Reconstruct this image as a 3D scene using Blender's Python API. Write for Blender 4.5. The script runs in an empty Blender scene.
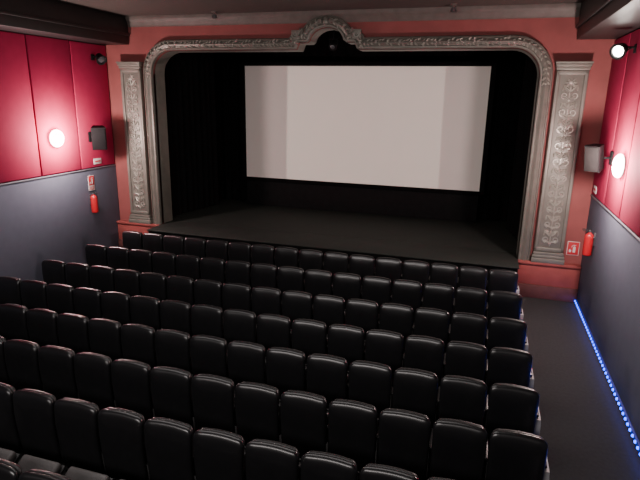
import bpy, bmesh, math, random
from mathutils import Vector, Matrix
random.seed(7)
C = bpy.context.scene.collection
PI = math.pi
D = 12.0
CAMZ = 4.18
XL, XR = -9.44, 2.23
YB = -3.0
ZC = 6.0
CX = -3.576
ST = 0.82

# ------------------------------------------------------------------ materials
def mat(name, col, rough=.6, metal=0.0, var=.15, scale=6.0, bump=0.0, bscale=60.0, spec=.5, emis=None, estr=0.0, coat=0.0):
    m = bpy.data.materials.new(name); m.use_nodes = True
    nt = m.node_tree; b = nt.nodes['Principled BSDF']
    tc = nt.nodes.new('ShaderNodeTexCoord')
    n = nt.nodes.new('ShaderNodeTexNoise'); n.inputs['Scale'].default_value = scale; n.inputs['Detail'].default_value = 4
    nt.links.new(tc.outputs['Object'], n.inputs['Vector'])
    r = nt.nodes.new('ShaderNodeValToRGB')
    r.color_ramp.elements[0].position = .3; r.color_ramp.elements[1].position = .7
    r.color_ramp.elements[0].color = tuple(c*(1-var) for c in col) + (1,)
    r.color_ramp.elements[1].color = tuple(min(1, c*(1+var)) for c in col) + (1,)
    nt.links.new(n.outputs['Fac'], r.inputs['Fac'])
    nt.links.new(r.outputs['Color'], b.inputs['Base Color'])
    b.inputs['Roughness'].default_value = rough
    b.inputs['Metallic'].default_value = metal
    b.inputs['Specular IOR Level'].default_value = spec
    if coat:
        b.inputs['Coat Weight'].default_value = coat; b.inputs['Coat Roughness'].default_value = .25
    if bump:
        n2 = nt.nodes.new('ShaderNodeTexNoise'); n2.inputs['Scale'].default_value = bscale; n2.inputs['Detail'].default_value = 3
        nt.links.new(tc.outputs['Object'], n2.inputs['Vector'])
        bp = nt.nodes.new('ShaderNodeBump'); bp.inputs['Strength'].default_value = bump; bp.inputs['Distance'].default_value = .02
        nt.links.new(n2.outputs['Fac'], bp.inputs['Height'])
        nt.links.new(bp.outputs['Normal'], b.inputs['Normal'])
    if emis:
        b.inputs['Emission Color'].default_value = tuple(emis) + (1,)
        b.inputs['Emission Strength'].default_value = estr
    return m

M = dict(
 carpet = mat('carpet', (.038,.038,.038), .95, bump=.3, bscale=150, var=.12, scale=20, spec=.1),
 ceiling = mat('ceiling_plaster', (.060,.048,.041), .9, bump=.1, bscale=30, var=.1),
 crimson = mat('crimson_fabric', (.34,.017,.062), .85, bump=.12, bscale=120, var=.05, spec=.15),
 wallred = mat('wall_red', (.05,.005,.010), .9),
 salmon = mat('salmon_plaster', (.235,.070,.066), .75, bump=.06, bscale=25, var=.12, scale=2, spec=.25),
 plinth = mat('plinth_red', (.29,.070,.064), .7, var=.15, scale=3, spec=.25),
 plinthdark = mat('plinth_dark', (.11,.036,.032), .7),
 blue = mat('blue_grey_carpet', (.118,.130,.170), .95, bump=.1, bscale=140, var=.04, scale=5, spec=.1),
 bluetrim = mat('blue_trim', (.18,.18,.21), .5, var=.05),
 silver = mat('aged_silver_paint', (.185,.184,.158), .48, metal=.3, var=.12, scale=4, bump=.04, bscale=30, spec=.4),
 silverdark = mat('aged_dark_silver_paint', (.150,.148,.126), .48, metal=.3, var=.14, scale=4, bump=.04, bscale=30, spec=.4),
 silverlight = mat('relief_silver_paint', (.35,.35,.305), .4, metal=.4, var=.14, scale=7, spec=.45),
 cornice = mat('cornice_grey', (.105,.090,.078), .6, var=.15),
 black = mat('black_paint', (.008,.008,.0085), .8, var=.2, spec=.1),
 duct = mat('black_duct_paint', (.012,.011,.011), .5, var=.2),
 velvet = mat('black_velvet', (.006,.006,.0064), .95, var=.2, scale=4, spec=.03),
 stage = mat('stage_boards', (.020,.024,.021), .7, var=.08, scale=2, spec=.2),
 riser = mat('stage_riser_black', (.008,.008,.008), .8, spec=.1),
 screen = mat('screen_white', (.80,.745,.70), .9, var=.01, scale=1.5, spec=.1),
 leather = mat('black_leatherette', (.011,.011,.012), .45, var=.15, scale=12, bump=.03, bscale=90),
 shell = mat('black_plastic_shell', (.009,.009,.010), .28, var=.1, scale=10, spec=.55),
 cushion = mat('seat_cushion_black', (.012,.012,.013), .5, var=.2, bump=.06, bscale=80),
 pan = mat('dark_seat_pan', (.012,.012,.013), .5, var=.15),
 cushpale = mat('pale_seat_cushion', (.085,.080,.080), .5, var=.15, bump=.05, bscale=60),
 arm = mat('armrest_black', (.010,.010,.011), .4),
 frame = mat('seat_frame_metal', (.015,.015,.016), .5, metal=.3),
 endp = mat('pale_grey_end_panel', (.32,.32,.33), .5, var=.06),
 glow = mat('lamp_glass_lit', (.9,.85,.8), .3, emis=(1,.86,.80), estr=24),
 lensoff = mat('lamp_glass_off', (.05,.05,.055), .15),
 lenson = mat('lamp_lens_lit', (.9,.9,.9), .2, emis=(1,.93,.85), estr=50),
 brass = mat('lamp_metal', (.12,.09,.07), .35, metal=.8),
 spk = mat('speaker_black', (.006,.006,.0065), .7, var=.15, spec=.2),
 grille = mat('speaker_grille_dark', (.007,.007,.0075), .8, var=.2, scale=60, bump=.4, bscale=220, spec=.1),
 spkpale = mat('speaker_grey_front', (.016,.0155,.015), .8, var=.1, bump=.3, bscale=220, spec=.1),
 red = mat('extinguisher_red', (.45,.012,.02), .35, var=.05),
 signred = mat('sign_red', (.50,.02,.03), .5, var=.05),
 white = mat('sign_white', (.60,.58,.56), .5, var=.04),
 rubber = mat('rubber_black', (.012,.012,.012), .6),
 steel = mat('steel', (.30,.30,.31), .35, metal=.9),
 led = mat('blue_led', (.01,.03,.5), .4, emis=(.01,.07,1.0), estr=8),
 ledbase = mat('led_channel', (.012,.014,.05), .6, emis=(.0,.03,1.0), estr=.2),  # faint blue emission paints the diodes' glow into the channel
)

# ------------------------------------------------------------------ mesh helpers
def box(bm, x0, x1, y0, y1, z0, z1, bev=0.0, seg=2, mtx=None):
    t = bmesh.new(); bmesh.ops.create_cube(t, size=1)
    for v in t.verts:
        v.co = Vector(((x0+x1)/2+v.co.x*(x1-x0), (y0+y1)/2+v.co.y*(y1-y0), (z0+z1)/2+v.co.z*(z1-z0)))
    if bev: bmesh.ops.bevel(t, geom=list(t.edges), offset=bev, segments=seg, affect='EDGES', profile=.5)
    if mtx: bmesh.ops.transform(t, matrix=mtx, verts=t.verts)
    me = bpy.data.meshes.new('t'); t.to_mesh(me); t.free(); bm.from_mesh(me); bpy.data.meshes.remove(me)

def loft(bm, rings, cap=True, closed=True):
    vs = [[bm.verts.new(p) for p in r] for r in rings]
    n = len(rings[0])
    for a, b in zip(vs[:-1], vs[1:]):
        for i in range(n if closed else n-1):
            j = (i+1) % n
            bm.faces.new((a[i], a[j], b[j], b[i]))
    if cap and closed:
        for r, rev in ((vs[0], True), (vs[-1], False)):
            c = bm.verts.new(sum((v.co for v in r), Vector())/n)
            for i in range(n):
                j = (i+1) % n
                bm.faces.new((r[j], r[i], c) if rev else (r[i], r[j], c))

def lathe(bm, prof, n=20, mtx=None):     # prof: (r, z) about z
    rings = []
    for r, z in prof:
        ring = [Vector((r*math.cos(2*PI*i/n), r*math.sin(2*PI*i/n), z)) for i in range(n)]
        if mtx: ring = [mtx @ p for p in ring]
        rings.append(ring)
    loft(bm, rings)

def tube(bm, pts, r, n=6, taper=None):
    pts = [Vector(p) for p in pts]; rings = []
    for i, p in enumerate(pts):
        t = (pts[min(i+1, len(pts)-1)] - pts[max(i-1, 0)]).normalized()
        a = Vector((0, 1, 0)) if abs(t.y) < .9 else Vector((1, 0, 0))
        u = t.cross(a).normalized(); w = t.cross(u)
        rr = r if taper is None else r*(1+(taper-1)*i/(len(pts)-1))
        rings.append([p + (u*math.cos(2*PI*k/n) + w*math.sin(2*PI*k/n))*rr for k in range(n)])
    loft(bm, rings)

def leaf(bm, x, y, z, ang, ln, wd, th):   # raised leaf lobe on a wall facing -y, ang from +x in the xz plane
    ca, sa = math.cos(ang), math.sin(ang)
    def P(u, v, h): return Vector((x+u*ca-v*sa, y-h, z+u*sa+v*ca))
    rings = []
    for t, w, h in ((0, .25, .5), (.2, .8, .9), (.5, 1, 1), (.8, .6, .8), (1, .08, .35)):
        rings.append([P(t*ln, -w*wd/2, 0), P(t*ln, -w*wd/4, h*th*.8), P(t*ln, 0, h*th*.6), P(t*ln, w*wd/4, h*th*.8), P(t*ln, w*wd/2, 0)])
    loft(bm, rings, closed=False)

def dome(bm, x, y, z, r, th, n=10):
    rings = []
    for k, (rr, h) in enumerate(((1, 0), (.92, .45), (.7, .8), (.35, .97))):
        rings.append([Vector((x+r*rr*math.cos(2*PI*i/n), y-th*h, z+r*rr*math.sin(2*PI*i/n))) for i in range(n)])
    loft(bm, rings)

def obj(name, bm, m, parent=None, ang=38):
    bmesh.ops.recalc_face_normals(bm, faces=bm.faces)
    me = bpy.data.meshes.new(name); bm.to_mesh(me); bm.free()
    me.materials.append(m)
    for p in me.polygons: p.use_smooth = True
    me.set_sharp_from_angle(angle=math.radians(ang))
    o = bpy.data.objects.new(name, me); C.objects.link(o)
    if parent: o.parent = parent
    return o

def NB(): return bmesh.new()
def struct(name, bm, m):
    o = obj(name, bm, m); o['kind'] = 'structure'; return o
def tag(o, label, cat, group=None):
    o['label'] = label; o['category'] = cat
    if group: o['group'] = group
    return o
def thing(name, label, cat, loc=(0,0,0), rz=0, group=None):
    o = bpy.data.objects.new(name, None); C.objects.link(o); o.empty_display_size = .1
    o.location = loc; o.rotation_euler = (0, 0, rz)
    return tag(o, label, cat, group)
def copy_tree(o, parent=None):
    c = o.copy(); C.objects.link(c)
    if parent: c.parent = parent
    for ch in list(o.children): copy_tree(ch, c)
    return c

# ------------------------------------------------------------------ camera
f_px = 530.0
psi, phi, rho = math.radians(16.9), math.radians(15.1), math.radians(1.07)
F = Vector((-math.sin(psi)*math.cos(phi), math.cos(psi)*math.cos(phi), -math.sin(phi)))
R0 = Vector((math.cos(psi), math.sin(psi), 0))
U0 = Vector((-math.sin(psi)*math.sin(phi), math.cos(psi)*math.sin(phi), math.cos(phi)))
Rv = R0*math.cos(rho) + U0*math.sin(rho)
Uv = U0*math.cos(rho) - R0*math.sin(rho)
cam = bpy.data.cameras.new('camera'); co = bpy.data.objects.new('camera', cam); C.objects.link(co)
cam.sensor_width = 36; cam.lens = f_px/640*36; cam.clip_start = .05
mw = Matrix((Rv, Uv, -F)).transposed().to_4x4(); mw.translation = (0, 0, CAMZ)
co.matrix_world = mw
bpy.context.scene.camera = co
def proj(p):
    d = Vector(p) - Vector((0, 0, CAMZ)); z = d.dot(F)
    if z <= .05: return (-9999, 9999)
    return (320 + f_px*d.dot(Rv)/z, 240 - f_px*d.dot(Uv)/z)

# ------------------------------------------------------------------ setting
b = NB(); box(b, XL-.2, XR+.2, YB-.2, 12.48, -.15, 0); struct('floor', b, M['carpet'])
b = NB(); box(b, XL-.2, XR+.2, YB-.2, 12.48, ZC, ZC+.15); struct('ceiling', b, M['ceiling'])
b = NB(); box(b, XL-.2, XL, YB-.2, 12.48, 0, ZC); struct('wall_left', b, M['wallred'])
b = NB(); box(b, XR, XR+.2, YB-.2, 12.48, 0, ZC); struct('wall_right', b, M['wallred'])
b = NB(); box(b, XL, XR, YB-.2, YB, 0, ZC); struct('wall_back', b, M['wallred'])
WZ = 2.31
b = NB(); box(b, XL, XL+.035, YB, 12, 0, WZ, .008); struct('trim_1', b, M['blue'])
b = NB(); box(b, XR-.035, XR, YB, 12, 0, WZ, .008); struct('trim_2', b, M['blue'])
b = NB(); box(b, XL, XL+.05, YB, 12, WZ, WZ+.03, .008); struct('trim_3', b, M['bluetrim'])
b = NB(); box(b, XR-.05, XR, YB, 12, WZ, WZ+.03, .008); struct('trim_4', b, M['bluetrim'])
def duct(name, x0, x1, xin):
    b = NB(); box(b, x0, x1, YB, 11.98, 5.35, ZC-.001, .015)
    s = 1 if xin > (x0+x1)/2 else -1
    box(b, min(xin, xin+s*.05), max(xin, xin+s*.05), YB, 11.97, 5.55, 5.62, .01)
    struct(name, b, M['duct'])
duct('trim_5', XL, XL+.74, XL+.74)
duct('trim_6', XR-.72, XR, XR-.72)

# opening path (relative to CX)
HW, TOP = 4.5, 5.21
def open_path():
    p = [(-HW, ST)]
    for z in (1.2, 1.8, 2.4, 3.0, 3.6, 4.2): p.append((-HW, z))
    r = .55
    for k in range(11):
        a = PI - k*PI/20
        p.append((-HW+r+r*math.cos(a), TOP-r+r*math.sin(a)))
    for k in range(1, 13): p.append((-HW+r+(HW-r-.72)*k/12, TOP))
    for k in range(1, 9):
        t = k/8; s = t*t*(3-2*t)
        p.append((-.72+.08*t, TOP+.15*s))
    p.append((-.55, TOP+.15)); p.append((-.45, TOP+.15))
    for k in range(1, 13):
        a = PI - k*PI/24
        p.append((.40*math.cos(a), TOP+.15+.31*math.sin(a)))
    return p + [(-x, z) for x, z in reversed(p[:-1])]
path = open_path()
b = NB()
y0, y1 = 12.0, 12.48
box(b, XL, CX-HW, y0, y1, 0, ZC); box(b, CX+HW, XR, y0, y1, 0, ZC)
for (xa, za), (xb, zb) in zip(path[:-1], path[1:]):
    xa += CX; xb += CX
    if abs(xa-xb) > 1e-5:
        b.faces.new([b.verts.new(q) for q in ((xa, y0, za), (xb, y0, zb), (xb, y0, ZC), (xa, y0, ZC))])
    b.faces.new([b.verts.new(q) for q in ((xa, y0, za), (xb, y0, zb), (xb, y1, zb), (xa, y1, za))])
struct('wall_front', b, M['salmon'])
b = NB()
off = .012
for (xa, za), (xb, zb) in zip(path[:-1], path[1:]):
    def inn(x, z): return (x*(1-off/HW), z-(off if z > TOP-.3 else 0))
    (p, q), (r, s) = inn(xa, za), inn(xb, zb)
    b.faces.new([b.verts.new(v) for v in ((CX+p, y0+.06, q), (CX+r, y0+.06, s), (CX+r, y1, s), (CX+p, y1, q))])
struct('trim_7', b, M['silverdark'])
AP = 11.28      # front edge of the stage apron
b = NB(); box(b, CX-HW, CX+HW, AP, 12.49, ST-.03, ST-.001, .01); box(b, CX-5.6, CX+5.6, 12.49, 16, 0, ST)
struct('stage_floor', b, M['stage'])
b = NB(); box(b, CX-HW+.02, CX+HW-.02, AP+.06, 12.48, 0, ST-.03); struct('stage_riser', b, M['riser'])
b = NB()
box(b, CX-5.8, CX-5.6, 12.49, 16, 0, 6.7); struct('wall_stage_left', b, M['black'])
b = NB(); box(b, CX+5.6, CX+5.8, 12.49, 16, 0, 6.7); struct('wall_stage_right', b, M['black'])
b = NB(); box(b, CX-5.8, CX+5.8, 16, 16.2, 0, 6.7); struct('wall_stage_back', b, M['black'])
b = NB(); box(b, CX-5.8, CX+5.8, 12.49, 16.2, 6.7, 6.8); struct('ceiling_stage', b, M['black'])
def cornice(name, x0, x1):
    b = NB()
    prof = [(0, 5.76), (.03, 5.76), (.035, 5.80), (.05, 5.82), (.055, 5.86), (.08, 5.89), (.11, 5.94), (.11, 5.999), (0, 5.999)]
    loft(b, [[(x, 12-d, z) for d, z in prof] for x in (x0, x1)])
    struct(name, b, M['cornice'])
cornice('trim_8', XL+.75, XR-.73)
def plinth(name, x0, x1):
    b = NB(); box(b, x0, x1, 11.86, 12, .30, ST-.06, .01); box(b, x0, x1, 11.82, 12, ST-.06, ST, .012)
    struct(name, b, M['plinth'])
plinth('trim_9', XL+.04, CX-HW); plinth('trim_10', CX+HW, XR-.04)
for n, x0, x1 in (('baseboard_left', XL+.04, CX-HW), ('baseboard_right', CX+HW, XR-.04)):
    b = NB(); box(b, x0, x1, 11.83, 12, 0, .30, .012); struct(n, b, M['plinthdark'])

# ------------------------------------------------------------------ proscenium moulding
def normals(p):
    out = []
    for i in range(len(p)):
        a = Vector(p[max(i-1, 0)]); c = Vector(p[min(i+1, len(p)-1)])
        t = (c-a).normalized(); out.append(Vector((-t.y, t.x)))
    return out
nrm = normals(path)
root = thing('proscenium_moulding', 'carved silver grey moulding framing the black stage opening with a central arch', 'moulding', (CX, 11.998, ST))
b = NB()
prof = [(0, -.0), (0, .08), (.015, .095), (.045, .098), (.06, .080), (.075, .083), (.105, .115), (.135, .125), (.165, .115), (.195, .083), (.21, .080), (.225, .098), (.25, .09), (.27, .05), (.27, 0)]
MS = .90
rings = []
for (x, z), n in zip(path, nrm):
    rings.append([Vector((x+n.x*o*MS, -h, z+n.y*o*MS-ST)) for o, h in prof])
loft(b, rings, closed=False)
obj('frame_profile', b, M['silverdark'], root)
b = NB()
acc = 0; seg = []
for i in range(len(path)-1):
    a, c = Vector(path[i]), Vector(path[i+1]); L = (c-a).length
    d = (c-a)/L
    while acc < L:
        q = a + d*acc; seg.append((q, d, (nrm[i]*(1-acc/L)+nrm[i+1]*(acc/L)).normalized())); acc += .085
    acc -= L
rl = random.Random(3)
for idx, (q, d, n) in enumerate(seg):
    if q.y < 4.55: continue
    ang = math.atan2(d.y, d.x); ctr = q + n*(.122+rl.uniform(-.022, .022))
    for sg in (-1, 1):
        leaf(b, ctr.x, -.084, ctr.y-ST, ang+sg*(rl.uniform(.35, 1.1)), rl.uniform(.085, .12), rl.uniform(.042, .055), rl.uniform(.042, .062))
    if idx % 3 == 0: dome(b, ctr.x+d.x*.05, -.11, ctr.y-ST+d.y*.05, .022, .03, 8)
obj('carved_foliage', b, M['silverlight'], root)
def spiral(bm, x, y, z, r, turns, a0, sg, th, n=26):
    pts = []
    for k in range(n):
        t = k/(n-1); a = a0+sg*turns*2*PI*t; rr = r*(1-.82*t)
        pts.append((x+rr*math.cos(a), y-.01*math.sin(PI*t), z+rr*math.sin(a)))
    tube(bm, pts, th, 6, .6)
b = NB()
for s in (-1, 1):
    box(b, s*.70-.10, s*.70+.10, -.115, -.05, TOP+.20-ST, TOP+.40-ST, .012)
    spiral(b, s*.70, -.12, TOP+.30-ST, .075, 1.2, PI/2-s*PI/2, -s, .022)
    for k in range(3): leaf(b, s*.55, -.10, TOP+.32-ST, PI/2-s*(.0+.45*k), .13, .065, .045)
    for k in range(3): leaf(b, s*.09, -.12, TOP+.53-ST, PI/2-s*(.3+.45*k), .12, .065, .045)
dome(b, 0, -.10, TOP+.56-ST, .07, .07, 14); leaf(b, 0, -.12, TOP+.54-ST, PI/2, .13, .10, .05)
obj('arch_crest', b, M['silver'], root)

# ------------------------------------------------------------------ pilasters
PW = .585
PX = 5.09
def make_pilaster():
    root = thing('pilaster', 'carved silver grey pilaster', 'pilaster', (CX-PX, 11.997, ST), 0, 'carved pilasters flanking the stage opening')
    h = 4.94-ST; w = PW/2
    b = NB(); box(b, -w, w, -.09, 0, .22, h-.14, .008)
    for x0, x1 in ((-w, -w+.075), (w-.075, w)): box(b, x0, x1, -.125, -.08, .24, h-.16, .018, 3)
    box(b, -w, w, -.125, -.08, .24, .33, .018, 3); box(b, -w, w, -.125, -.08, h-.25, h-.16, .018, 3)
    obj('shaft', b, M['silver'], root)
    b = NB(); box(b, -w-.015, w+.015, -.15, 0, h-.16, h-.10, .012); box(b, -w-.03, w+.03, -.17, 0, h-.10, h-.04, .012); box(b, -w-.045, w+.045, -.20, 0, h-.04, h, .008)
    obj('capital', b, M['silver'], root)
    b = NB(); box(b, -w-.04, w+.04, -.18, 0, 0, .10, .01); box(b, -w-.03, w+.03, -.16, 0, .10, .17, .02); box(b, -w-.01, w+.01, -.15, 0, .17, .23, .01)
    obj('base', b, M['silver'], root)
    b = NB(); z = .42; k = 0; rp = random.Random(11)
    tube(b, [(0, -.09, .36), (0, -.09, h-.3)], .011, 6)
    while z < h-.55:
        j = lambda a: rp.uniform(-a, a)
        dome(b, 0, -.085, z, .03, .035, 12)
        for sg in (-1, 1):
            spiral(b, sg*.090, -.096, z+.09, .070+j(.006), 1.2, -PI/2, sg, .016, 22)
            leaf(b, 0, -.087, z+.02, PI/2-sg*(1.2+j(.1)), .15, .05, .038)
            leaf(b, 0, -.087, z+.16, PI/2-sg*(.8+j(.12)), .16, .058, .042)
            leaf(b, sg*.03, -.087, z+.25, PI/2-sg*(1.25+j(.1)), .12, .042, .034)
            leaf(b, sg*.14, -.087, z+.17, PI/2-sg*(-.15+j(.2)), .11, .042, .034)
        leaf(b, 0, -.087, z+.16, PI/2, .14, .068, .042)
        z += .33; k += 1
    dome(b, 0, -.085, h-.39, .05, .04, 12)
    for q in range(8): leaf(b, 0, -.088, h-.39, q*PI/4, .11, .05, .032)
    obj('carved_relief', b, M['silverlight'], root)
    return root
pl = make_pilaster(); pl['label'] = 'carved silver grey pilaster left of the stage, nearest the left wall speaker'
pr = copy_tree(pl); pr.location.x = CX+PX
pr['label'] = 'carved silver grey pilaster right of the stage, above the small red square sign'

# ------------------------------------------------------------------ stage drapes and screen
def drape(bm, p0, p1, z0, z1, folds, amp):
    p0, p1 = Vector(p0), Vector(p1); d = p1-p0; n = Vector((-d.y, d.x)).normalized(); N = folds*6
    rng = random.Random(folds)
    ph = [rng.uniform(.7, 1.2) for _ in range(folds+1)]
    rings = []
    for zz, am in ((z0, 1.0), ((z0+z1)/2, .9), (z1, .6)):
        row = []
        for i in range(N+1):
            t = i/N; q = p0+d*t+n*(amp*am*ph[int(t*folds*.999)]*math.sin(2*PI*t*folds))
            row.append(Vector((q.x, q.y, zz)))
        rings.append(row)
    loft(bm, rings, closed=False)
def curtain(label, p0, p1, z0, z1, folds, amp):
    b = NB(); drape(b, p0, p1, z0, z1, folds, amp)
    return tag(obj('stage_curtain', b, M['velvet'], ang=80), label, 'curtain')
curtain('black pleated side curtain on the left of the stage', (CX-4.75, 12.75), (CX-4.35, 14.9), ST+.02, 6.6, 9, .07)
curtain('black pleated side curtain on the right of the stage', (CX+4.75, 12.75), (CX+4.35, 14.9), ST+.02, 6.6, 9, .07)
curtain('wide black backdrop curtain hanging behind the cinema screen', (CX-5.5, 15.75), (CX+5.5, 15.75), ST+.02, 6.6, 40, .05)
SW, SZ0, SZ1, SY = 7.08, 1.71, 5.04, 15.32
sc = thing('cinema_screen', 'wide blank white cinema screen in a black surround at the stage rear', 'screen', (CX, SY, ST))
b = NB()
N = 24
loft(b, [[Vector((-SW/2+SW*i/N, 0, z-ST)) for i in range(N+1)] for z in (SZ0, SZ1)], closed=False)
obj('screen_surface', b, M['screen'], sc)
b = NB()
for x0, x1, z0, z1 in ((-SW/2-.14, -SW/2, SZ0-.1, SZ1+.12), (SW/2, SW/2+.14, SZ0-.1, SZ1+.12), (-SW/2, SW/2, SZ1, SZ1+.12), (-SW/2, SW/2, SZ0-.12, SZ0)):
    box(b, x0, x1, -.05, .05, z0-ST, z1-ST, .01)
obj('masking_frame', b, M['velvet'], sc)
b = NB(); box(b, -SW/2, SW/2, .0, .05, .0, SZ0-ST-.12, .01)
obj('lower_masking', b, M['black'], sc)
for s in (-1, 1):
    b = NB(); box(b, s*(SW/2-.2)-.04, s*(SW/2-.2)+.04, .06, .14, 0, SZ1-ST, .005)
    obj('support_post', b, M['black'], sc)

# ------------------------------------------------------------------ wall panels
ys = [5.68, 6.94, 8.20, 9.46, 10.72, 11.985]
lab = {
 ('l', 4): 'crimson padded panel on the left wall beside the stage, behind the loudspeaker',
 ('l', 3): 'crimson padded panel carrying the glowing sconce on the left wall',
 ('l', 2): 'crimson padded panel at the left edge of the photo, next to the sconce panel',
 ('r', 4): 'crimson padded panel on the right wall beside the stage, nearest the pilaster',
 ('r', 3): 'crimson padded panel carrying the glowing sconce on the right wall',
 ('r', 2): 'crimson padded panel at the right edge of the photo, next to the sconce panel',
 ('l', 1): 'crimson padded panel on left wall, fourth from the stage', ('l', 0): 'crimson padded panel on left wall, fifth from the stage',
 ('r', 1): 'crimson padded panel on right wall, fourth from the stage', ('r', 0): 'crimson padded panel on right wall, fifth from the stage'}
for s in 'lr':
    for i in range(5):
        b = NB()
        x0, x1 = (XL, XL+.045) if s == 'l' else (XR-.045, XR)
        box(b, x0, x1, ys[i]+.018, ys[i+1]-.018, WZ+.05, 5.33, .014, 3)
        tag(obj('wall_panel', b, M['crimson']), lab[(s, i)], 'wall panel', 'crimson wall panels')

# ------------------------------------------------------------------ lights on walls
def sconce(label, x, y, z, s):
    t = thing('wall_sconce', label, 'wall lamp', (x, y, z), 0 if s > 0 else PI, 'glowing wall sconces')
    RY = Matrix.Rotation(PI/2, 4, 'Y')
    b = NB(); lathe(b, [(.02, 0), (.155, 0), (.165, .010), (.16, .022), (.05, .025)], 28, RY); obj('back_plate', b, M['brass'], t)
    b = NB(); lathe(b, [(.155, .02), (.188, .035), (.198, .06), (.185, .095), (.14, .128), (.07, .148), (.01, .152)], 28, RY); obj('glass_dome', b, M['glow'], t)
    b = NB(); lathe(b, [(.012, .148), (.016, .154), (.012, .162), (.003, .165)], 12, RY); obj('finial', b, M['brass'], t)
    l = bpy.data.lights.new('sconce_light', 'POINT'); l.energy = 400; l.color = (1, .76, .73); l.shadow_soft_size = .12
    lo = bpy.data.objects.new('sconce_light', l); C.objects.link(lo); lo.location = (x+s*.37, y, z)
sconce('round glowing wall sconce on the crimson left wall', XL+.045, 9.95, 3.16, 1)
sconce('round glowing wall sconce on the crimson right wall', XR-.045, 9.74, 3.18, -1)

def floodlight(label, x, y, z, s, on, dirv):
    t = thing('floodlight', label, 'floodlight', (x, y, z), 0, 'floodlights under the ducts')
    q = Vector(dirv).to_track_quat('Z', 'Y').to_matrix().to_4x4()
    P = Vector((s*.22, 0, -.02))
    mt = Matrix.Translation(P) @ q
    b = NB(); box(b, min(0, s*.02), max(0, s*.02), -.06, .06, -.07, .07, .004); tube(b, [(s*.01, 0, .02), (s*.12, 0, .02)], .015)
    u = q @ Vector((1, 0, 0)); a, c = P+u*.125, P-u*.125
    e = Vector((s*.12, 0, .02))
    tube(b, [e, a*.5+e*.5+u*.05, a], .011); tube(b, [e, c*.5+e*.5-u*.05, c], .011)
    obj('yoke', b, M['black'], t)
    b = NB(); lathe(b, [(.02, -.10), (.07, -.10), (.09, -.07), (.10, .0), (.125, .07), (.13, .10), (.10, .10), (.085, .07)], 20, mt); obj('housing', b, M['spk'], t)
    b = NB(); lathe(b, [(.086, .072), (.07, .085), (.04, .092), (.01, .094)], 20, mt); obj('lens', b, M['lenson' if on else 'lensoff'], t)
    return t
floodlight('unlit black floodlight high on the crimson left wall', XL+.043, 11.45, 5.02, 1, False, (.75, -.3, -.6))
floodlight('lit floodlight high on the right wall under the black duct', XR-.043, 10.2, 5.03, -1, True, (-.55, -.75, -.35))
l = bpy.data.lights.new('flood_light', 'SPOT'); l.energy = 150; l.color = (1, .9, .8); l.spot_size = math.radians(150); l.spot_blend = .7; l.shadow_soft_size = .1
lo = bpy.data.objects.new('flood_light', l); C.objects.link(lo); lo.location = (XR-.43, 10.0, 4.92)
lo.rotation_euler = Vector((-.65, -.45, -.6)).to_track_quat('-Z', 'Y').to_euler()

def ceil_spot(label, x, y):
    t = thing('ceiling_spotlight', label, 'ceiling lamp', (x, y, ZC), 0, 'small ceiling spotlights above the stage front')
    b = NB(); lathe(b, [(.01, 0), (.07, 0), (.07, -.02), (.02, -.03), (.012, -.07)], 16); obj('mount', b, M['cornice'], t)
    b = NB(); lathe(b, [(.015, -.06), (.05, -.07), (.065, -.14), (.055, -.145), (.02, -.13)], 16); obj('lamp_head', b, M['steel'], t)
ceil_spot('small metal ceiling spotlight above the left half of the stage', -6.12, 11.6)
ceil_spot('small metal ceiling spotlight above the right half of the stage', -.85, 11.6)

t = thing('stage_lantern', 'small black lantern hanging in the central arch of the stage frame', 'stage lamp', (CX+.06, 12.36, 5.62))
b = NB(); tube(b, [(0, 0, .03), (0, 0, -.16)], .012); tube(b, [(-.1, 0, -.16), (.1, 0, -.16)], .01)
for s in (-1, 1): tube(b, [(s*.1, 0, -.16), (s*.1, 0, -.28)], .01)
obj('hanger', b, M['black'], t)
mt = Matrix.Translation((0, 0, -.28)) @ Matrix.Rotation(math.radians(125), 4, 'X')
b = NB(); lathe(b, [(.03, -.15), (.08, -.13), (.085, .08), (.095, .1), (.09, .12), (.05, .11)], 18, mt); obj('housing', b, M['spk'], t)
b = NB(); lathe(b, [(.05, .112), (.035, .12), (.01, .123)], 18, mt); obj('lens', b, M['steel'], t)

# ------------------------------------------------------------------ loudspeakers
def speaker(label, x, y, z, s, front, k=1.0):
    t = thing('wall_speaker', label, 'loudspeaker', (x, y, z), 0, 'wall loudspeakers beside the stage')
    b = NB(); box(b, min(0, s*.03), max(0, s*.03), -.08, .08, -.12, .12, .004); tube(b, [(s*.02, 0, 0), (s*.14, 0, .0)], .022, 8); obj('bracket', b, M['black'], t)
    rot = Matrix.Translation((s*.27, -.02, 0)) @ Matrix.Rotation(s*math.radians(40), 4, 'Z') @ Matrix.Rotation(math.radians(12), 4, 'X') @ Matrix.Scale(k, 4)
    def ring(y, w, h0, h1): return [rot @ Vector(q) for q in ((-w, y, h0), (w, y, h0), (w, y, h1), (-w, y, h1))]
    b = NB(); loft(b, [ring(.13, .10, -.22, .24), ring(.11, .11, -.25, .27), ring(-.13, .17, -.28, .28), ring(-.15, .165, -.275, .275)]); obj('cabinet', b, M['spk'], t)
    b = NB(); box(b, -.15, .15, -.172, -.145, -.26, .26, .012, 2, rot); obj('grille', b, front, t)
speaker('dark loudspeaker bracketed to the left wall beside the pilaster', XL+.043, 11.12, 3.12, 1, M['grille'])
speaker('grey fronted loudspeaker bracketed to the right wall beside the pilaster', XR-.043, 10.62, 3.22, -1, M['spkpale'], .85)

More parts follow.
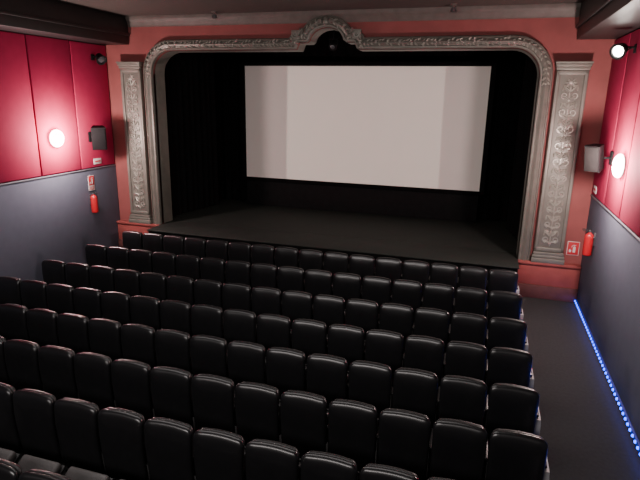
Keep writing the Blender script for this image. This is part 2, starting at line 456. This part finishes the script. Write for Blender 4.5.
# ------------------------------------------------------------------ extinguishers and signs
def extinguisher(label, x, y, z, s):
    t = thing('fire_extinguisher', label, 'fire extinguisher', (x, y, z), 0 if s > 0 else PI, 'red fire extinguishers')
    X = .11
    T = Matrix.Translation((X, 0, 0))
    b = NB(); lathe(b, [(.02, -.25), (.07, -.25), (.082, -.235), (.082, .11), (.074, .15), (.05, .18), (.03, .195), (.03, .21)], 22, T); obj('cylinder', b, M['red'], t)
    b = NB(); lathe(b, [(.028, .205), (.028, .24), (.018, .245), (.018, .26)], 14, T); obj('valve', b, M['steel'], t)
    b = NB(); box(b, X-.02, X+.14, -.012, .012, .255, .27, .004); box(b, X-.02, X+.13, -.012, .012, .225, .237, .004); obj('handle', b, M['rubber'], t)
    b = NB(); tube(b, [(X, s*.03, .225), (X, s*.09, .22), (X+.01, s*.115, .15), (X+.01, s*.11, 0), (X+.01, s*.1, -.15)], .012, 8); tube(b, [(X+.01, s*.1, -.13), (X+.01, s*.097, -.22)], .012, 8, 1.7); obj('hose', b, M['rubber'], t)
    b = NB(); box(b, 0, .03, -.03, .03, -.05, .20, .004); box(b, .02, .05, -.06, .06, .10, .125, .004); obj('bracket', b, M['steel'], t)
extinguisher('red fire extinguisher hung on the left wall below a sign', XL+.033, 10.92, 1.50, 1)
extinguisher('red fire extinguisher hung on the right wall beside the pilaster', XR-.033, 11.0, 1.55, -1)

def ext_sign(label, loc, rz, w, h, lower_white):
    t = thing('fire_safety_sign', label, 'sign', loc, rz, 'fire extinguisher signs')
    b = NB(); box(b, -w/2, w/2, -.012, 0, -h/2, h/2, .003); obj('backing', b, M['white'], t)
    e = .012
    zl = -h/2+e if not lower_white else -h/2+h*.36
    b = NB(); box(b, -w/2+e, w/2-e, -.015, -.011, zl, h/2-e, .001); obj('red_field', b, M['signred'], t)
    zc = (zl+h/2-e)/2; k = min(w, h/2-e-zl)
    b = NB(); yy = -.0165
    def poly(pts): b.faces.new([b.verts.new((x*k, yy, zc+z*k)) for x, z in pts])
    poly([(-.02, -.36), (.20, -.36), (.20, .10), (.14, .18), (.04, .18), (-.02, .10)])
    poly([(.06, .20), (.12, .20), (.12, .28), (.06, .28)]); poly([(-.02, .28), (.22, .28), (.22, .33), (-.02, .33)])
    poly([(-.02, .28), (-.02, .33), (-.12, .24), (-.16, .08), (-.11, .08), (-.08, .20)])
    poly([(-.30, -.36), (-.18, -.36), (-.12, -.24), (-.17, -.10), (-.21, -.18), (-.24, -.02), (-.34, -.20)])
    obj('pictogram', b, M['white'], t)
    if lower_white:
        b = NB(); 
        for q in range(3): box(b, -w/2+.03, w/2-.03, -.0145, -.0115, -h/2+.025+q*.03, -h/2+.037+q*.03, .001)
        obj('small_print', b, M['signred'], t)
ext_sign('red and white fire sign on the left wall above the extinguisher', (XL+.036, 11.0, 1.98), PI/2, .22, .38, True)
ext_sign('red square fire sign with white pictogram beneath the right pilaster', (2.00, 11.998, 1.16), 0, .24, .30, False)

def small_plate(label, x, y, z, rz):
    t = thing('wall_plate_sign', label, 'sign', (x, y, z), rz, 'small white wall plates')
    b = NB(); box(b, -.14, .14, -.014, 0, -.07, .07, .005); obj('plate', b, M['white'], t)
    b = NB(); box(b, -.11, .11, -.0165, -.0135, -.015, .02, .001); obj('red_band', b, M['signred'], t)
small_plate('small white plate sign on the left wall under the loudspeaker', XL+.046, 11.28, 2.50, PI/2)
small_plate('small white plate sign on the right wall under the loudspeaker', XR-.046, 11.62, 2.50, -PI/2)

# ------------------------------------------------------------------ blue floor lights
t = thing('led_strip', 'strip of blue lights along the foot of the right wall', 'light strip', (XR-.035, 0, 0))
b = NB(); box(b, -.03, 0, 4.6, 11.82, .02, .085, .004); obj('channel', b, M['ledbase'], t)
led0 = None
for i in range(56):
    if led0 is None:
        b = NB(); lathe(b, [(.023, 0), (.021, .012), (.014, .020), (.002, .024)], 8, Matrix.Rotation(-PI/2, 4, 'Y')); led0 = obj('diode', b, M['led'], t); o = led0
    else:
        o = led0.copy(); C.objects.link(o)
    o.location = (-.03, 4.65+i*.13, .053)
l = bpy.data.lights.new('led_glow', 'AREA'); l.shape = 'RECTANGLE'; l.size = 7.1; l.size_y = .02; l.energy = 8; l.color = (.02, .08, 1)
lo = bpy.data.objects.new('led_glow', l); C.objects.link(lo); lo.location = (XR-.10, 8.2, .06)
lo.rotation_euler = (Matrix(((0, 0, 1), (1, 0, 0), (0, 1, 0)))).to_euler()

# ------------------------------------------------------------------ seats
PITCH = .564
def outline(w_top, w_bot, h, r, n=7):
    pts = []
    pts += [(-w_bot+.03, 0), (w_bot-.03, 0), (w_bot, .03)]
    for q in (.25, .5, .75): pts.append((w_bot+(w_top-w_bot)*q, .03+(h-r-.03)*q))
    for k in range(n+1):
        a = k*PI/2/n; pts.append((w_top-r+r*math.cos(a), h-r+r*math.sin(a)))
    for q in (.55, .28, 0, -.28, -.55): pts.append(((w_top-r)*q, h+.009*(1-q*q)))
    for k in range(n+1):
        a = PI/2+k*PI/2/n; pts.append((-w_top+r+r*math.cos(a), h-r+r*math.sin(a)))
    for q in (.75, .5, .25): pts.append((-w_bot-(w_top-w_bot)*q, .03+(h-r-.03)*q))
    pts.append((-w_bot, .03))
    return pts
TILT = math.radians(6)
def back_tf(x, y, z, z0):
    zz0 = z0-.13+z
    y2 = y - .18*x*x + .34*max(0, zz0-.42)**2
    yy = y2*math.cos(TILT) - z*math.sin(TILT)
    zz = z*math.cos(TILT) + y2*math.sin(TILT)
    return Vector((x, yy, z0+zz))
def ringset(bm, ol, h, levels, z0):
    cz = h*.52
    rings = []
    for ins, y in levels:
        fx = 1-ins/.25; fz = 1-ins/(h/2)
        rings.append([back_tf(x*fx, y, cz+(z-cz)*fz, z0) for x, z in ol])
    loft(bm, rings)
HB = .852
def make_seat():
    t = thing('theatre_chair', 'black cinema seat', 'chair', (0, 0, 0), 0, 'rows of black cinema seats')
    ol = outline(.272, .264, HB, .072)
    b = NB(); ringset(b, ol, HB, [(.05, .0), (.014, .0), (.004, -.005), (.0, -.014), (.001, -.025), (.005, -.036), (.012, -.045), (.024, -.052), (.045, -.058), (.085, -.063), (.13, -.066), (.18, -.068)], .13); obj('backrest_shell', b, M['shell'], t, 85)
    ol2 = outline(.256, .246, .560, .068)
    b = NB(); ringset(b, ol2, .560, [(.02, .0), (.0, .012), (.004, .05), (.025, .075), (.06, .082), (.14, .078)], .405)
    for v in b.verts: v.co.y -= (.405-.13)*math.tan(TILT)
    obj('backrest_cushion', b, M['leather'], t, 75)
    rot = Matrix.Translation((0, .195, .46)) @ Matrix.Rotation(math.radians(-7), 4, 'X')
    b = NB(); box(b, -.225, .225, -.075, .015, -.20, .19, .03, 3, rot); obj('seat_cushion', b, M['cushion'], t)
    b = NB(); box(b, -.23, .23, .015, .05, -.20, .205, .014, 2, rot); obj('seat_pan', b, M['pan'], t)
    b = NB(); box(b, -PITCH/2-.024, -PITCH/2+.024, -.03, .34, .585, .62, .014, 3); obj('armrest', b, M['arm'], t)
    b = NB(); box(b, -PITCH/2-.016, -PITCH/2+.016, .02, .28, .03, .59, .008); box(b, -PITCH/2-.03, -PITCH/2+.03, -.0, .32, 0, .03, .006); obj('side_frame', b, M['frame'], t)
    return t
seat0 = make_seat()
rot2 = Matrix.Translation((0, .30, .515)) @ Matrix.Rotation(math.radians(-62), 4, 'X')
b = NB(); box(b, -.225, .225, -.075, .015, -.21, .21, .03, 3, rot2); oc = obj('tmp', b, M['cushpale']); low_cushion = oc.data; bpy.data.objects.remove(oc)
b = NB(); box(b, -.23, .23, .015, .05, -.21, .22, .014, 2, rot2); oc = obj('tmp', b, M['pan']); low_pan = oc.data; bpy.data.objects.remove(oc)
low_cushion.name = 'low_cushion'; low_pan.name = 'low_pan'
def add_end(t):
    b = NB(); box(b, PITCH/2-.024, PITCH/2+.03, .04, .34, .585, .62, .014, 3); obj('armrest', b, M['arm'], t)
    b = NB()
    pr = [(-.0, .02), (.30, .02), (.32, .10), (.32, .50), (.30, .585), (.0, .585), (-.04, .5)]
    loft(b, [[Vector((PITCH/2+dx, y, z)) for y, z in pr] for dx in (-.01, .05)])
    e = obj('end_panel', b, M['endp'], t); e['label'] = 'pale grey aisle end panel'
row_y = [.868, .762, .660, .571, .489, .411, .333, .248]
row_y = [r*D+.09 for r in row_y]
ordn = ['first', 'second', 'third', 'fourth', 'fifth', 'sixth', 'seventh', 'eighth', 'ninth', 'tenth', 'eleventh', 'twelfth', 'thirteenth', 'fourteenth', 'fifteenth', 'sixteenth', 'seventeenth']
rown = ['front row'] + [ordn[i]+' row from the stage' for i in range(1, 8)]
used = False
roots = []
NS = 16
for r, y in enumerate(row_y):
    spots = []
    for k in range(NS):
        x = .580 + .003*r - k*PITCH
        px, py = proj((x, y-.09, .975))
        if px < -120 or py > 620: continue
        spots.append((k, x, px, py))
    vis = [s for s in spots if s[2] > 0 and s[3] < 480]
    left_in = (proj((.580-(NS-1)*PITCH, y-.09, .975))[0] > 5)
    order = sorted(vis, key=lambda s: s[2])
    for sp_ in spots:
        k, x, px, py = sp_
        if not used: o = seat0; used = True
        else: o = copy_tree(seat0)
        o.location = (x, y, 0)
        roots.append((o, k, r))
        if r >= 6:
            if sp_ in order:
                o['label'] = "black seat, %s from the photo's left edge in the %s" % (ordn[order.index(sp_)], rown[r])
            else:
                o['label'] = 'black seat just outside the photo in the %s' % rown[r]
        elif k == 0: o['label'] = 'black cinema seat at the right aisle end of the %s' % rown[r]
        elif left_in and k == NS-1: o['label'] = 'black cinema seat at the left aisle end of the %s' % rown[r]
        elif left_in and k > 7: o['label'] = 'black cinema seat, %s from the left aisle in the %s' % (ordn[NS-1-k], rown[r])
        else: o['label'] = 'black cinema seat, %s from the right aisle in the %s' % (ordn[k], rown[r])
for o, k, r in roots:
    if k == 0: add_end(o)
    if r == 7:
        for ch in o.children:
            if ch.name.startswith('seat_pan'): ch.data = low_pan
            if ch.name.startswith('seat_cushion'): ch.data = low_cushion; ch['label'] = 'grey half-lowered seat cushion'

# ------------------------------------------------------------------ lighting
def area(name, loc, target, size, power, col, sy=None):
    l = bpy.data.lights.new(name, 'AREA'); l.energy = power; l.color = col; l.size = size
    if sy: l.shape = 'RECTANGLE'; l.size_y = sy
    o = bpy.data.objects.new(name, l); C.objects.link(o); o.location = loc
    o.rotation_euler = (Vector(target)-Vector(loc)).to_track_quat('-Z', 'Y').to_euler()
area('rear_house_light', (-3.5, -2.4, 5.3), (-3.5, 13, 3.0), 6, 410, (1, .92, .89), .8)
area('ceiling_house_light', (-3.5, 5.0, 5.9), (-3.5, 5.0, 0), 7, 160, (1, .92, .89), 2.2)
# idle projector throwing a blank 4:3 frame plus an added dimmer wash brightening the screen sides
l = bpy.data.lights.new('projector_beam', 'SPOT'); l.energy = 3500; l.color = (1, .90, .78); l.spot_size = math.radians(34); l.spot_blend = 0; l.shadow_soft_size = .02
lo = bpy.data.objects.new('projector_beam', l); C.objects.link(lo); lo.location = (-3.5, -1.5, 4.7)
lo.rotation_euler = (Vector((-3.47, SY, 3.38))-Vector(lo.location)).to_track_quat('-Z', 'Y').to_euler()
l.use_nodes = True; nt = l.node_tree; em = nt.nodes['Emission']
tc = nt.nodes.new('ShaderNodeTexCoord'); sp = nt.nodes.new('ShaderNodeSeparateXYZ'); nt.links.new(tc.outputs['Normal'], sp.inputs[0])
def mth(op, a, bb):
    n = nt.nodes.new('ShaderNodeMath'); n.operation = op
    for i, v in enumerate((a, bb)):
        if v is None: continue
        if isinstance(v, (int, float)): n.inputs[i].default_value = v
        else: nt.links.new(v, n.inputs[i])
    return n.outputs[0]
def soft(coord, half, edge):
    a = mth('ABSOLUTE', mth('DIVIDE', coord, sp.outputs['Z']), None)
    n = nt.nodes.new('ShaderNodeMapRange'); n.inputs['From Min'].default_value = half-edge; n.inputs['From Max'].default_value = half+edge
    n.inputs['To Min'].default_value = 1; n.inputs['To Max'].default_value = 0
    nt.links.new(a, n.inputs['Value']); return n.outputs[0]
fv = soft(sp.outputs['Y'], .0985, .002)
g = mth('MULTIPLY', soft(sp.outputs['X'], .136, .002), fv)
side = mth('ADD', mth('MULTIPLY', mth('GREATER_THAN', sp.outputs['X'], 0.0), .22), .05)
g2 = mth('MULTIPLY', mth('MULTIPLY', soft(sp.outputs['X'], .216, .003), fv), side)
nt.links.new(mth('MAXIMUM', g, g2), em.inputs['Strength'])

w = bpy.data.worlds.new('world'); bpy.context.scene.world = w; w.use_nodes = True
w.node_tree.nodes['Background'].inputs[0].default_value = (.02, .018, .018, 1)
w.node_tree.nodes['Background'].inputs[1].default_value = .5
